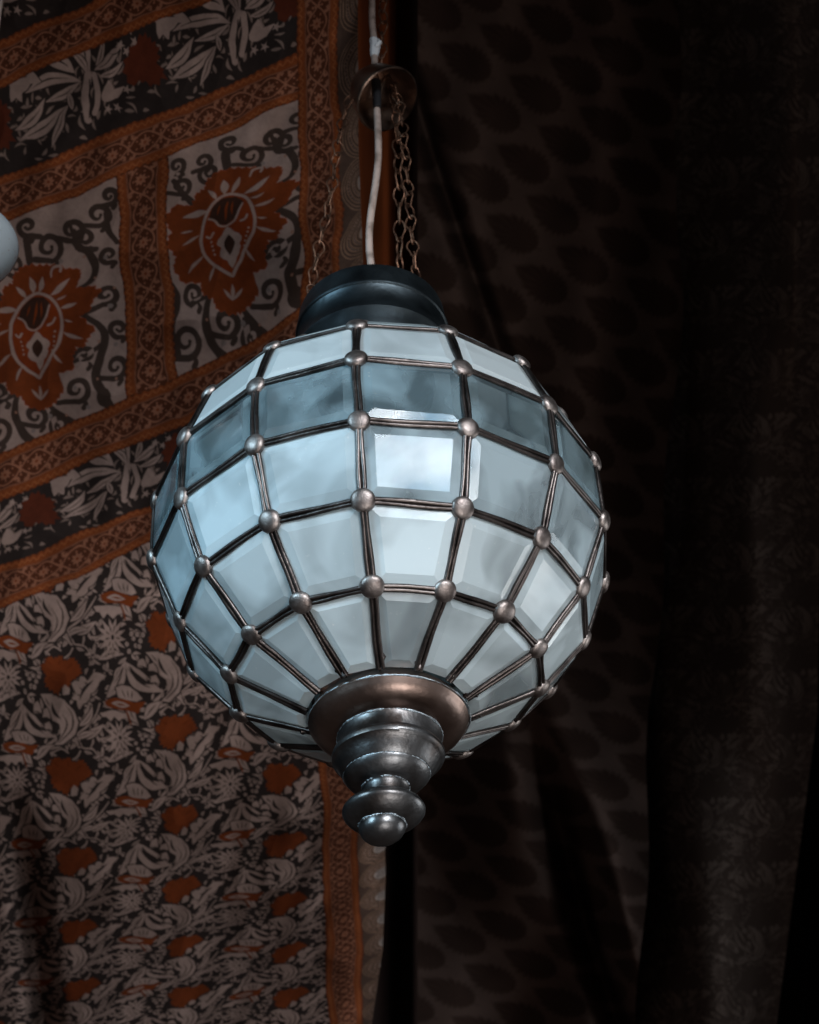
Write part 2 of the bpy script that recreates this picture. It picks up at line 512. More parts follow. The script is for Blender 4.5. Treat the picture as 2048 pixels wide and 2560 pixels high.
chain('chain', [lamp_local(778, 712, -.12), lamp_local(800, 608, -.1), lamp_local(826, 493, -.08), lamp_local(848, 345, -.05), lamp_local(876, 235, -.02)], .0215, .00098)
chain('chain', [lamp_local(1043, 705, -.22), lamp_local(1030, 594, -.18), lamp_local(1019, 445, -.12), lamp_local(1007, 323, -.08), lamp_local(996, 250, -.04), lamp_local(975, 200, 0)], .0215, .00098)
chain('chain', [lamp_local(1001, 690, .30), lamp_local(999, 600, .25), lamp_local(997, 445, .15), lamp_local(992, 323, .1), lamp_local(985, 240, .05), lamp_local(968, 190, .0)], .0225, .00108)
chain('chain', [lamp_local(950, 205, .0), lamp_local(955, 120, 0), lamp_local(958, 40, 0), lamp_local(957, -70, 0), lamp_local(955, -200, 0)], .0215, .00098)
M_cord, nt, p = new_mat('cream_cord'); p.inputs['Base Color'].default_value = (.37, .27, .225, 1); p.inputs['Roughness'].default_value = .6
tcn = nt.nodes.new('ShaderNodeTexCoord'); nz = nt.nodes.new('ShaderNodeTexNoise'); nz.inputs['Scale'].default_value = 60; nz.inputs['Detail'].default_value = 6
rr = nt.nodes.new('ShaderNodeValToRGB'); rr.color_ramp.elements[0].position = .35; rr.color_ramp.elements[0].color = (.17, .115, .09, 1); rr.color_ramp.elements[1].position = .55; rr.color_ramp.elements[1].color = (.38, .275, .23, 1)
nt.links.new(tcn.outputs['Object'], nz.inputs['Vector']); nt.links.new(nz.outputs['Fac'], rr.inputs[0]); nt.links.new(rr.outputs[0], p.inputs['Base Color'])
mb = MB()
mb.tube(catmull([lamp_local(933, 720, 0), lamp_local(928, 668, 0), lamp_local(923, 605, 0), lamp_local(927, 540, 0), lamp_local(939, 460, 0), lamp_local(946, 390, 0), lamp_local(945, 320, 0), lamp_local(942, 258, 0), lamp_local(942, 215, 0)], 8), .0039, 14)
mb.obj('cord', M_cord, lantern)
mb = MB()
mb.tube(catmull([lamp_local(937, 180, 0), lamp_local(936, 110, 0), lamp_local(931, 60, 0), lamp_local(930, 0, 0), lamp_local(931, -90, 0), lamp_local(934, -200, 0)], 8), .0039, 14)
mb.obj('cord', M_cord, lantern)
M_tape, nt, p = new_mat('white_tape'); p.inputs['Base Color'].default_value = (.72, .70, .70, 1); p.inputs['Roughness'].default_value = .5
mb = MB()
tp = [lamp_local(936, 142, 0), lamp_local(937, 128, 0), lamp_local(939, 112, 0), lamp_local(934, 100, 0), lamp_local(928, 95, 0)]
mb.tube(tp, [.0044, .0058, .0062, .0052, .0018], 9)
mb.tube([lamp_local(940, 118, -.02), lamp_local(950, 105, -.03), lamp_local(946, 98, -.03)], [.003, .0026, .001], 7)
mb.obj('tape_wrap', M_tape, lantern, smooth=True, sharp=25)
mb = MB()
mb.tube([lamp_local(943, 270, -.01), lamp_local(942, 235, -.01), lamp_local(940, 205, 0)], [.0045, .0052, .006], 12)
mb.obj('cord_sleeve', M_black, lantern)
# bell cap: a shallow spun dish, open side down, tipped a little
bell = MB()
bell.lathe([(.0, .026), (.008, .026), (.010, .022), (.020, .019), (.029, .010), (.0335, -.002), (.0350, -.006), (.0362, -.0065), (.0362, -.0085), (.0348, -.0090), (.0325, -.003), (.028, .008), (.0195, .0165), (.009, .0195), (.0002, .020)], 72)
bo = bell.obj('bell_cap', M_bell, lantern)
bo.matrix_local = Matrix.Translation(lamp_local(953, 236, 0)) @ Matrix.Rotation(-.20, 4, 'X') @ Matrix.Rotation(-.50, 4, 'Y') @ Matrix.Diagonal((1.08, 1.08, 1.7, 1))

# wire hooks that carry the chains on the cap
for px, py, yo in ((778, 716, -.12), (1043, 708, -.22), (1001, 690, .30)):
    c_ = lamp_local(px, py, yo)
    mb = MB()
    mb.tube([c_ + Vector((.0042 * math.cos(a), -.001, .0042 * math.sin(a) - .003)) for a in np.linspace(-2.4, 3.0, 14)] + [c_ + Vector((-.003, .002, -.018))], .0011, 7)
    mb.obj('hook', M_chain, lantern)

# ------------------------------------------------------------------ neighbouring lamp, only its edge in the frame
M_white, nt, p = new_mat('opal_glass')
p.inputs['Base Color'].default_value = (.24, .26, .27, 1); p.inputs['Roughness'].default_value = .25; p.inputs['Coat Weight'].default_value = .5
tcn = nt.nodes.new('ShaderNodeTexCoord'); nz = nt.nodes.new('ShaderNodeTexNoise'); nz.inputs['Scale'].default_value = 320
rr = nt.nodes.new('ShaderNodeValToRGB'); rr.color_ramp.elements[0].position = .27; rr.color_ramp.elements[0].color = (.18, .12, .10, 1); rr.color_ramp.elements[1].position = .33; rr.color_ramp.elements[1].color = (.24, .26, .27, 1)
nt.links.new(tcn.outputs['Object'], nz.inputs['Vector']); nt.links.new(nz.outputs['Fac'], rr.inputs[0]); nt.links.new(rr.outputs[0], p.inputs['Base Color'])
lc = ray(-88, 606, 1.95)
lamp2 = empty('white_glass_lamp', lc)
tag(lamp2, 'white opal glass lampshade cut off by the left edge of the photo', 'lampshade')
mb = MB()
prof = [(.026, .022), (.036, .020), (.045, .014), (.0505, .005), (.0525, -.003), (.0515, -.010), (.047, -.020), (.038, -.033), (.027, -.047), (.015, -.058), (.0005, -.062)]
mb.lathe(prof, 64)
mb.obj('shade', M_white, lamp2)
mb = MB(); mb.lathe([(.0005, .034), (.022, .033), (.027, .028), (.027, .019)], 40); mb.obj('lamp_cap', M_cap, lamp2)
mb = MB(); mb.tube([(0, 0, .03), (0.002, 0, .3), (0, 0, .9)], .0025, 8); mb.obj('cord', M_cord, lamp2)

# ------------------------------------------------------------------ block-print painter (pattern of the cloths, as colours in the cloth itself)
WHITE = (.255, .172, .143); DARK = (.020, .013, .011); ORANGE = (.128, .025, .005); RUST = (.150, .034, .008)
PINK = (.215, .085, .048); BROWN = (.062, .017, .007); INK = (.040, .024, .018)

class Tile:
    """a repeating block print; shapes are given in drawing coordinates and wrap at the tile's edges"""
    def __init__(s, w, h, O, A, B, ground, wrapx=True, wrapy=True):
        s.w, s.h = w, h
        s.img = np.empty((h, w, 3), np.float32); s.img[:] = ground
        s.O = np.array(O, float); s.M = np.array([A, B], float).T
        s.I = np.linalg.inv(s.M); s.wx, s.wy = wrapx, wrapy
    def poly(s, pts, colr):
        p = (np.asarray(pts, float) - s.O) @ s.I.T
        x, y = p[:, 0] * s.w, p[:, 1] * s.h
        x0, x1 = int(math.floor(x.min())), int(math.ceil(x.max())) + 1
        y0, y1 = int(math.floor(y.min())), int(math.ceil(y.max())) + 1
        if x1 - x0 > 6000 or y1 - y0 > 6000: return
        gx, gy = np.meshgrid(np.arange(x0, x1) + .5, np.arange(y0, y1) + .5)
        ins = np.zeros(gx.shape, bool)
        for i in range(len(x)):
            j = i - 1
            if y[i] == y[j]: continue
            c = (y[i] > gy) != (y[j] > gy)
            ins ^= c & (gx < (x[j] - x[i]) * (gy - y[i]) / (y[j] - y[i]) + x[i])
        iy, ix = np.nonzero(ins)
        iy = iy + y0; ix = ix + x0
        if s.wx: ix %= s.w
        if s.wy: iy %= s.h
        ok = (ix >= 0) & (ix < s.w) & (iy >= 0) & (iy < s.h)
        s.img[iy[ok], ix[ok]] = colr
    def stroke(s, pts, w, colr, taper=(1, 1), smooth=True):
        if smooth and len(pts) > 2:
            P = np.array([(v.x, v.y) for v in catmull([Vector((a, b, 0)) for a, b in pts], 7)])
        else: P = np.array(pts, float)
        T = np.gradient(P, axis=0)
        T /= np.linalg.norm(T, axis=1)[:, None] + 1e-9
        Nn = np.stack([-T[:, 1], T[:, 0]], 1)
        t = np.linspace(0, 1, len(P))
        ww = np.interp(t, [0, .5, 1], [taper[0], 1, taper[1]]) * w / 2
        s.poly(np.concatenate([P + Nn * ww[:, None], (P - Nn * ww[:, None])[::-1]]), colr)
        if taper[0] > .5: s.disc(P[0], w / 2 * taper[0], colr)
        if taper[1] > .5: s.disc(P[-1], w / 2 * taper[1], colr)
    def disc(s, c, r, colr, ry=None, n=16):
        a = np.linspace(0, 2 * math.pi, n, endpoint=False)
        s.poly(np.stack([c[0] + r * np.cos(a), c[1] + (ry or r) * np.sin(a)], 1), colr)
    def lens(s, a, b, w, colr, bend=0.0, fat=.45, n=14):
        a = np.array(a, float); b = np.array(b, float)
        d = b - a; L = np.linalg.norm(d) + 1e-9; nn = np.array([-d[1], d[0]]) / L
        t = np.linspace(0, 1, n)
        prof = np.where(t < fat, np.sin(t / fat * math.pi / 2), np.cos((t - fat) / (1 - fat) * math.pi / 2)) * w / 2
        mid = a + d * t[:, None] + nn * (np.sin(t * math.pi) * bend * L)[:, None]
        s.poly(np.concatenate([mid + nn * prof[:, None], (mid - nn * prof[:, None])[::-1]]), colr)
        return mid
    def leaf(s, a, b, w, colr=WHITE, vein=DARK, bend=0.0, edge=9, fat=.45, jag=0):
        s.lens(a, b, w + 2 * edge, DARK if vein is not None else INK, bend, fat)
        mid = s.lens(a, b, w, colr, bend, fat)
        if vein is not None and w > 24:
            k = len(mid)
            s.stroke(mid[int(k * .18):int(k * .82)], max(5, w * .14), vein, (.3, .2), smooth=False)
    def blob(s, pts, colr, jag=0, sub=3, outline=None, ow=9):
        P = np.array(pts, float); out = []
        c = P.mean(0)
        for i in range(len(P)):
            a, b = P[i], P[(i + 1) % len(P)]
            for k in range(sub):
                q = a + (b - a) * k / sub
                if jag:
                    d = q - c; d /= np.linalg.norm(d) + 1e-9
                    q = q + d * (jag * (1 if (i * sub + k) % 2 else -1) * rng.uniform(.5, 1.2))
                out.append(q)
        out = np.array(out)
        if outline is not None:
            d = out - c; s.poly(out + d / (np.linalg.norm(d, axis=1)[:, None] + 1e-9) * ow, outline)
        s.poly(out, colr)
    def spiral(s, c, r, w, colr, start=0, turns=1.25, sgn=1, tail=None):
        t = np.linspace(0, 1, 26)
        a = start + sgn * t * turns * 2 * math.pi
        rr = r * (1 - .78 * t)
        pts = [(c[0] + q * math.cos(b), c[1] + q * math.sin(b)) for q, b in zip(rr, a)]
        if tail: pts = [tail] + pts
        P = np.array(pts); 
        s.stroke(P, w, colr, (.9, .35), smooth=False)
        s.disc(pts[-1], w * .30, colr)
    def sample(s, fx, fy):
        X = (fx * s.w - .5); Y = (fy * s.h - .5)
        x0 = np.floor(X).astype(int); y0 = np.floor(Y).astype(int)
        ax = (X - x0)[..., None]; ay = (Y - y0)[..., None]
        g = lambda yy, xx: s.img[yy % s.h, xx % s.w]
        return (g(y0, x0) * (1 - ax) + g(y0, x0 + 1) * ax) * (1 - ay) + (g(y0 + 1, x0) * (1 - ax) + g(y0 + 1, x0 + 1) * ax) * ay

def arts():
    # --- foliage field
    T = Tile(620, 560, (700, 560), (910, -420), (60, 740), DARK)
    r_ = np.random.default_rng(3)
    for _ in range(150):                               # small underleaves that fill the ground
        x, y = r_.uniform(600, 1700), r_.uniform(100, 1300)
        a = r_.uniform(-2.7, .4); L = r_.uniform(50, 95)
        T.leaf((x, y), (x + L * math.cos(a), y + L * math.sin(a)), r_.uniform(18, 30), bend=r_.uniform(-.2, .2), edge=8)
    for x, y in [(1040, 600), (1070, 570), (1100, 610), (1060, 650), (1020, 570), (1090, 650), (980, 640), (1000, 690), (1120, 570)]:
        T.disc((x, y), 24, DARK); T.disc((x, y), 16, WHITE)
        T.disc((x, y), 5, DARK)
    T.stroke([(1040, 1115), (1180, 1090), (1320, 1020), (1430, 940), (1540, 830), (1650, 690)], 60, DARK)
    T.stroke([(1040, 1115), (1180, 1080), (1300, 1020), (1400, 930), (1500, 800), (1560, 700)], 24, WHITE, (.5, .4))
    T.stroke([(1080, 1120), (1220, 1085), (1340, 1020), (1440, 940), (1560, 830), (1650, 690)], 18, WHITE, (.5, .5))
    for a, b, w, bd in [((1430, 960), (1660, 860), 62, .1), ((1400, 1000), (1600, 930), 40, -.1), ((720, 790), (960, 715), 66, -.12), ((1420, 900), (1570, 720), 46, .12),
                        ((920, 365), (1010, 475), 66, .1), ((1050, 440), (1190, 300), 70, -.1), ((1230, 260), (1390, 320), 42, -.3), ((1190, 235), (1400, 300), 30, -.45),
                        ((1540, 640), (1650, 560), 36, .1), ((640, 640), (760, 600), 34, .2), ((700, 700), (840, 650), 30, .0), ((960, 900), (890, 960), 34, .2)]:
        T.leaf(a, b, w, bend=bd)
    # spiky flower head
    pts = []
    for i in range(26):
        a = i / 26 * 2 * math.pi; rr = (66 if i % 2 else 128) * (1.25 if math.cos(a - 2.9) > .5 else 1)
        pts.append((850 + rr * math.cos(a), 610 + rr * math.sin(a) * .95))
    T.blob(pts, WHITE, sub=1, outline=DARK, ow=13)
    for i in range(9):
        a = i / 9 * 2 * math.pi; T.lens((850 + 28 * math.cos(a), 610 + 28 * math.sin(a)), (850 + 78 * math.cos(a), 610 + 78 * math.sin(a)), 9, DARK)
    T.disc((850, 612), 15, DARK)
    # big curling leaf
    T.blob([(1140, 690), (1240, 680), (1340, 705), (1405, 780), (1432, 870), (1400, 960), (1310, 1035), (1250, 1040), (1300, 960), (1290, 880), (1240, 850), (1215, 780)], WHITE, sub=2, outline=DARK, ow=15)
    T.stroke([(1345, 735), (1390, 830), (1370, 930), (1280, 1020)], 13, DARK, (.2, .5))
    T.stroke([(1310, 800), (1345, 870), (1320, 950), (1260, 1020)], 11, DARK, (.2, .5))
    T.lens((1240, 720), (1310, 850), 26, DARK, .15); T.lens((1180, 705), (1230, 760), 10, DARK)
    # eye shaped leaf pair
    T.leaf((965, 765), (1260, 975), 130, bend=.12, edge=14); T.lens((1010, 800), (1200, 925), 62, DARK, .1); T.lens((1020, 800), (1150, 905), 34, WHITE, -.05)
    T.leaf((975, 760), (800, 1060), 92, bend=-.08, edge=12); T.leaf((960, 800), (870, 940), 40, bend=.1)
    for x, y in [(1190, 800), (1205, 885), (1110, 770)]:
        T.blob([(x - 30, y - 20), (x + 6, y - 34), (x + 26, y), (x + 34, y + 34), (x, y + 22), (x - 34, y + 26)], WHITE, sub=1, outline=DARK, ow=8)
    # tulip with orange body
    T.blob([(885, 965), (940, 945), (1010, 950), (1070, 985), (1105, 1035), (1060, 1060), (970, 1056), (905, 1045)], WHITE, sub=1, outline=DARK, ow=12)
    for dx in (-50, 0, 45): T.lens((995 + dx * .5, 1045), (990 + dx, 970), 9, DARK)
    T.blob([(780, 1090), (840, 1058), (930, 1050), (1040, 1068), (1130, 1050), (1080, 1110), (1060, 1150), (960, 1142), (860, 1150), (800, 1135)], ORANGE, sub=2, jag=4)
    T.lens((835, 1105), (1000, 1100), 52, WHITE); T.lens((870, 1104), (970, 1102), 14, ORANGE)
    T.blob([(715, 1195), (830, 1165), (965, 1165), (985, 1205), (930, 1215), (900, 1240), (850, 1215), (820, 1250), (780, 1220), (745, 1225)], WHITE, sub=1, outline=DARK, ow=12)
    T.stroke([(965, 1150), (990, 1190), (1010, 1235)], 14, ORANGE)
    # acanthus
    T.blob([(1405, 560), (1480, 548), (1500, 505), (1560, 530), (1610, 465), (1715, 470), (1660, 530), (1625, 590), (1580, 620), (1560, 680), (1500, 720), (1450, 770), (1440, 700), (1400, 690), (1440, 640)], WHITE, sub=2, jag=5, outline=DARK, ow=13)
    T.lens((1610, 520), (1470, 700), 24, DARK, .08)
    for p in [((1570, 560), (1530, 540)), ((1540, 610), (1480, 590)), ((1500, 650), (1450, 650))]: T.lens(*p, 10, DARK)
    # orange bloom
    bl = [(1130, 525), (1105, 480), (1150, 448), (1158, 405), (1205, 380), (1262, 395), (1300, 366), (1350, 405), (1422, 366), (1472, 400), (1500, 440), (1528, 482), (1478, 522), (1425, 560), (1402, 604), (1385, 640), (1325, 640), (1292, 700), (1230, 684), (1170, 655), (1150, 600), (1165, 560)]
    bl = [(1315 + (x_ - 1315) * .88, 525 + (y_ - 525) * .86) for x_, y_ in bl]
    T.blob(bl, ORANGE, sub=3, jag=13, outline=DARK, ow=14)
    for p in [((1240, 470), (1180, 430)), ((1300, 460), (1300, 410)), ((1360, 480), (1430, 430)), ((1240, 560), (1180, 600)), ((1330, 570), (1330, 620))]: T.lens(*p, 16, (.105, .018, .003))
    T.blob([(1335, 620), (1355, 590), (1395, 615), (1385, 660), (1330, 675)], WHITE, sub=1)
    T.stroke([(1190, 365), (1240, 330), (1300, 355)], 12, WHITE); T.stroke([(1340, 400), (1380, 370), (1400, 330)], 13, WHITE)
    T.stroke([(1400, 270), (1420, 300), (1500, 300), (1560, 350), (1620, 385)], 13, WHITE, (.6, .3)); T.stroke([(1480, 300), (1500, 250)], 10, WHITE, smooth=False)
    field = T
    # --- carnation tile
    T = Tile(700, 1130, (-228, -80), (1485, -624), (180, 2417), WHITE, False, False)
    K = INK
    def st(p, w, tp=(1, .5)): T.stroke(p, w * 1.15, K, tp)
    for c, r, a, sg, tl in [((950, 1230), 92, 2.6, 1, (1130, 1140)), ((1310, 1390), 98, 1.6, -1, (1150, 1500)), ((890, 1620), 112, 1.4, -1, (700, 1740)), ((125, 1620), 95, 1.9, 1, (330, 1600)),
                        ((1215, 150), 80, 1.2, 1, (1290, 250)), ((1310, 980), 84, 1.2, 1, (1390, 1090)), ((1190, 600), 92, 1.8, -1, (1010, 770)), ((450, 1870), 96, 1.4, -1, (260, 1960)),
                        ((50, 2040), 118, 1.4, -1, (-120, 2180)), ((250, 200), 104, 1.2, 1, (330, 350)), ((610, 20), 110, 1.3, -1, (470, 130)), ((830, -150), 100, 1.2, -1, (700, -60)), ((1080, -330), 100, 1.4, -1, (960, -200)),
                        ((-60, 330), 90, 1.3, -1, (-180, 420)), ((1190, -520), 70, 1.6, -1, (1120, -420)), ((700, 1990), 90, 1.9, 1, (620, 1850)), ((20, 1240), 60, 1.4, 1, (-60, 1330)), ((960, -60), 90, 2.0, 1, (1080, 60)), ((170, 40), 84, 1.5, -1, (60, 160)), ((1190, 1700), 60, 2.2, 1, (1240, 1790)), ((390, -190), 80, 1.2, 1, (520, -80)), ((-130, 60), 80, 1.8, -1, (-60, 170))]:
        T.spiral(c, r * 1.25, 64, K, a, 1.2, sg, tl)
        st([(c[0] + r * .6, c[1] + r * .9), (c[0] + r * .8, c[1] + r * 1.35), (c[0] + r * .55, c[1] + r * 1.8)], 44, (.5, 1))
    st([(790, -260), (900, 0), (1010, 90), (1080, 260), (1040, 420), (910, 500)], 78, (.4, .4))
    st([(940, 780), (1110, 930), (1165, 1080), (1120, 1300), (1085, 1480), (1150, 1640), (1270, 1820)], 92, (.5, 1))
    st([(330, 1580), (270, 1750), (250, 1900), (310, 2050), (440, 2180)], 78, (.5, 1))
    st([(600, 1750), (700, 1880), (850, 2000)], 74, (.5, 1))
    st([(-150, 250), (-30, 420), (120, 560), (250, 620)], 66, (.8, .4))
    st([(-120, 1500), (-60, 1700), (-110, 1900), (-40, 2150)], 70, (.5, 1))
    st([(380, -60), (410, 120), (430, 300)], 70, (1, .5)); st([(1150, -350), (1200, -150), (1290, 0)], 56, (.6, .8))
    for x, y in [(965, 125), (1080, 380), (1100, 1100), (1105, 1510), (1270, 530), (1325, 1510), (260, 1850), (770, 1890)]:
        T.disc((x, y), 15, PINK); T.disc((x, y), 7, WHITE)
    for x, y in [(1180, 170), (1280, 1150), (1000, 1810), (600, 1880), (870, 1600), (420, 2040), (740, 150), (1230, 730)]:
        T.disc((x, y), 24, (.17, .125, .11))
    bl = [(230, 310), (330, 200), (480, 180), (620, 190), (780, 225), (930, 250), (945, 330), (905, 480), (1060, 480), (1150, 545), (1085, 640), (1030, 770), (930, 810), (1075, 960), (985, 1040), (945, 1120), (870, 1110), (830, 1200), (865, 1380), (720, 1420),
          (765, 1600), (700, 1700), (600, 1790), (520, 1800), (380, 1765), (340, 1660), (220, 1600), (205, 1500), (0, 1490), (-90, 1330), (-60, 1200), (-150, 1080), (-120, 900), (-190, 720), (-100, 560), (100, 570), (110, 440), (210, 400)]
    T.blob(bl, ORANGE, sub=4, jag=17, outline=(.34, .05, .01), ow=4)
    for p, w in [(((420, 515), (395, 318)), 72), (((480, 515), (532, 305)), 52), (((590, 552), (830, 355)), 66), (((662, 612), (795, 562)), 26), (((715, 712), (915, 658)), 44), (((745, 830), (852, 852)), 20), (((735, 940), (948, 1022)), 40),
                 (((655, 1160), (745, 1308)), 30), (((232, 1190), (66, 1395)), 36), (((348, 1305), (303, 1482)), 28), (((190, 935), (-5, 1055)), 34), (((262, 690), (-5, 712)), 78), (((348, 562), (248, 423)), 52), (((110, 865), (-30, 902)), 24)]:
        T.lens(*p, w, WHITE, .05)
    td = [(525, 1425), (300, 1265), (222, 1120), (205, 950), (240, 740), (330, 590), (430, 525), (545, 545), (660, 645), (720, 800), (715, 980), (650, 1160), (570, 1320), (525, 1425)]
    P = [(v.x, v.y) for v in catmull([Vector((a, b, 0)) for a, b in td], 6)]
    T.poly(P, (.15, .024, .004)); T.stroke(td, 34, WHITE)
    T.poly([(405, 560), (525, 568), (600, 640), (565, 722), (540, 830), (455, 898), (388, 884), (352, 815), (276, 770), (296, 680), (350, 600)], (.032, .012, .007))
    T.stroke([(592, 660), (566, 725), (548, 800), (520, 868), (450, 912), (385, 890), (350, 835), (318, 800), (272, 775)], 20, WHITE)
    T.blob([(465, 915), (540, 985), (612, 1030), (590, 1110), (604, 1160), (565, 1230), (527, 1350), (478, 1270), (395, 1210), (408, 1130), (362, 1090), (410, 1010)], WHITE, sub=2, jag=6)
    T.lens((480, 1010), (500, 1215), 104, (.03, .012, .007))
    for p in [[(585, 870), (625, 850), (650, 800)], [(262, 985), (300, 1010), (330, 960)]]:
        T.stroke(p, 22, WHITE)
    for e in ((440, 1560), (520, 1510), (610, 1560)): T.lens((525, 1690), e, 30, WHITE, .04)
    for q in range(5): T.disc((300 + q * 12, 1010 + q * 45), 11, WHITE); T.disc((662 - q * 6, 940 + q * 48), 11, WHITE)
    T.lens((455, 600), (440, 860), 26, (.15, .026, .004)); T.lens((500, 610), (505, 800), 18, (.15, .026, .004)); T.lens((385, 640), (360, 770), 18, (.15, .026, .004))
    T.stroke([(620, 330), (650, 230), (730, 210), (720, 270)], 34, WHITE, (.4, .7))
    carn = T
    # --- plant band
    T = Tile(760, 360, (-60, 440), (768, -322), (0, 400), DARK, True, False)
    r_ = np.random.default_rng(5)
    for _ in range(95):
        x = r_.uniform(0, 768); y = 470 - .42 * x + r_.uniform(30, 330)
        a = r_.uniform(-2.6, .3); L = r_.uniform(34, 70)
        T.leaf((x, y), (x + L * math.cos(a), y + L * math.sin(a)), r_.uniform(9, 17), (.17, .115, .095), None, r_.uniform(-.25, .25), 4)
    for a, b, w, bd in [((540, 110), (552, 300), 52, .05), ((465, 195), (545, 300), 40, -.1), ((330, 235), (475, 300), 84, -.15), ((225, 395), (515, 335), 56, -.12), ((195, 595), (430, 440), 54, .06),
                        ((330, 430), (505, 335), 36, .05), ((170, 560), (330, 410), 46, .1), ((350, 620), (440, 430), 30, .0), ((575, 280), (705, 135), 42, .1), ((600, 305), (725, 225), 32, .1), ((585, 260), (620, 120), 26, .1),
                        ((460, 460), (440, 380), 30, 0), ((690, 110), (740, 60), 22, 0), ((650, 200), (700, 170), 22, 0)]:
        T.leaf(a, b, w, bend=bd, edge=7)
    T.stroke([(545, 300), (525, 400), (535, 500)], 34, WHITE); T.stroke([(575, 300), (590, 380), (572, 470)], 28, WHITE); T.stroke([(550, 320), (545, 490)], 6, DARK, smooth=False)
    T.blob([(105, 305), (170, 275), (260, 285), (315, 345), (255, 352), (212, 400), (205, 440), (175, 420), (150, 445), (140, 370)], WHITE, sub=2, jag=3, outline=DARK, ow=6)
    T.lens((150, 318), (240, 325), 18, DARK)
    T.blob([(605, 385), (650, 305), (682, 350), (735, 330), (700, 395), (620, 418)], WHITE, sub=2, jag=4)
    for x, y in [(750, 90), (735, 182), (700, 160), (770, 140), (745, 345), (690, 440), (640, 450)]:
        pts = []
        for i in range(10):
            a = i / 10 * 6.283; rr = 9 if i % 2 else 24
            pts.append((x + rr * math.cos(a), y + rr * math.sin(a)))
        T.poly(pts, WHITE)
    T.blob([(20, 430), (70, 420), (110, 450), (150, 480), (140, 540), (170, 600), (110, 640), (60, 620), (0, 650), (-40, 590), (-30, 520)], (.075, .015, .006), sub=3, jag=12)
    plant = T
    # --- border band: x along the band (period 1), y across
    T = Tile(300, 230, (0, 0), (300, 0), (0, 230), BROWN, True, False)
    T.poly([(0, 0), (300, 0), (300, 46), (0, 46)], RUST); T.poly([(0, 184), (300, 184), (300, 230), (0, 230)], RUST)
    for y in (40, 50, 180, 190): T.poly([(-5, y - 2), (305, y - 2), (305, y + 2.5), (-5, y + 2.5)], PINK if y in (50, 180) else (.16, .042, .012))
    xs = np.linspace(-20, 320, 140)
    for y0, sg in ((22, 1), (208, -1)):
        T.stroke([(x, y0 + 8 * math.sin(x / 300 * 2 * math.pi * 9)) for x in xs], 6, (.22, .066, .022), smooth=False)
    for y0, sg in ((5, 1), (225, -1)):
        T.poly([(x, y0 + sg * 5 * math.sin(x / 300 * 2 * math.pi * 9)) for x in xs] + [(320, y0 - sg * 12), (-20, y0 - sg * 12)], BROWN)
    for sg in (1, -1):
        T.stroke([(x, 115 + sg * 52 * math.sin(x / 300 * 2 * math.pi)) for x in xs], 7, PINK, smooth=False)
    for x in (75, 225):
        for i in range(8):
            a = i / 8 * 6.283
            T.lens((x + 4 * math.cos(a), 115 + 4 * math.sin(a)), (x + 30 * math.cos(a), 115 + 30 * math.sin(a)), 13, PINK)
        T.disc((x, 115), 7, ORANGE)
        for i in range(6):
            a = i / 6 * 6.283 + .5
            T.disc((x + 43 * math.cos(a), 115 + 34 * math.sin(a)), 4.5, PINK)
    for x0 in (0, 150, 300):
        for sx_, sy_ in ((1, 1), (-1, 1), (1, -1), (-1, -1)):
            c = (x0 + sx_ * 24, 115 + sy_ * 46)
            T.lens((c[0] - sx_ * 16, c[1] + sy_ * 14), (c[0] + sx_ * 18, c[1] - sy_ * 14), 22, PINK, .15)
            T.disc(c, 4, BROWN)
        for i in range(5): T.disc((x0, 115 + (i - 2) * 13), 5.5, PINK)
    border = T
    # --- paisley edging: x across the edging, y along it
    T = Tile(240, 480, (0, 0), (240, 0), (0, 480), (.060, .034, .024), False, True)
    for k in range(-1, 2):
        cy = 240 + k * 480
        for i in range(9, 1, -1):
            a = np.linspace(math.pi * .5, math.pi * 1.5, 40)
            rr = 26 * i
            T.stroke([(250 + rr * 1.02 * math.cos(q), cy + rr * math.sin(q) * 1.05 + 30) for q in a], 9, (.20, .115, .075), smooth=False)
            if i in (5, 7):
                for q in a[::2]: T.disc((250 + (rr - 13) * 1.02 * math.cos(q), cy + (rr - 13) * math.sin(q) * 1.05 + 30), 5, WHITE)
        T.disc((250, cy + 30), 74, (.24, .19, .165), 92, 30)
        for i in range(16):
            T.disc((205 + (i % 3) * 18 + (i // 3 % 2) * 8, cy - 30 + (i // 3) * 24), 7, INK)
    edging = T
    for q in (field, carn, plant, border, edging):       # soften the block edges as dye does
        im = q.img
        q.img = (im * 2 + np.roll(im, 1, 0) + np.roll(im, 1, 1) + np.roll(im, -1, 0) + np.roll(im, -1, 1)) / 6
    return field, carn, plant, border, edging

field, carn, plant, border, edging = arts()

def noise2(x, y, seed=0):
    """smooth value noise for slow wear and folds"""
    r_ = np.random.default_rng(seed); G = r_.random((64, 64))
    xi = np.floor(x).astype(int); yi = np.floor(y).astype(int)
    fx = x - xi; fy = y - yi; fx = fx * fx * (3 - 2 * fx); fy = fy * fy * (3 - 2 * fy)
    g = lambda a, b: G[b % 64, a % 64]
    return (g(xi, yi) * (1 - fx) + g(xi + 1, yi) * fx) * (1 - fy) + (g(xi, yi + 1) * (1 - fx) + g(xi + 1, yi + 1) * fx) * fy

def smooth(a, b, x):
    t = np.clip((x - a) / (b - a), 0, 1)
    return t * t * (3 - 2 * t)

# cumulative pattern length along the cloth: the cloth turns away towards its lower end
WK = np.array([-600, 280, 700, 1125, 1550, 1770, 1936, 2072, 2190, 2500, 3500], float)
PK = np.array([360, 320, 275, 240, 225, 196, 155, 127, 105, 90, 80], float)
wg = np.linspace(-600, 3500, 4101)
vg = np.concatenate([[0], np.cumsum(1 / np.interp(wg, WK, PK))[:-1]])
V0 = np.interp(1675 + 20, wg, vg)
def Vof(w): return np.interp(w, wg, vg) - V0

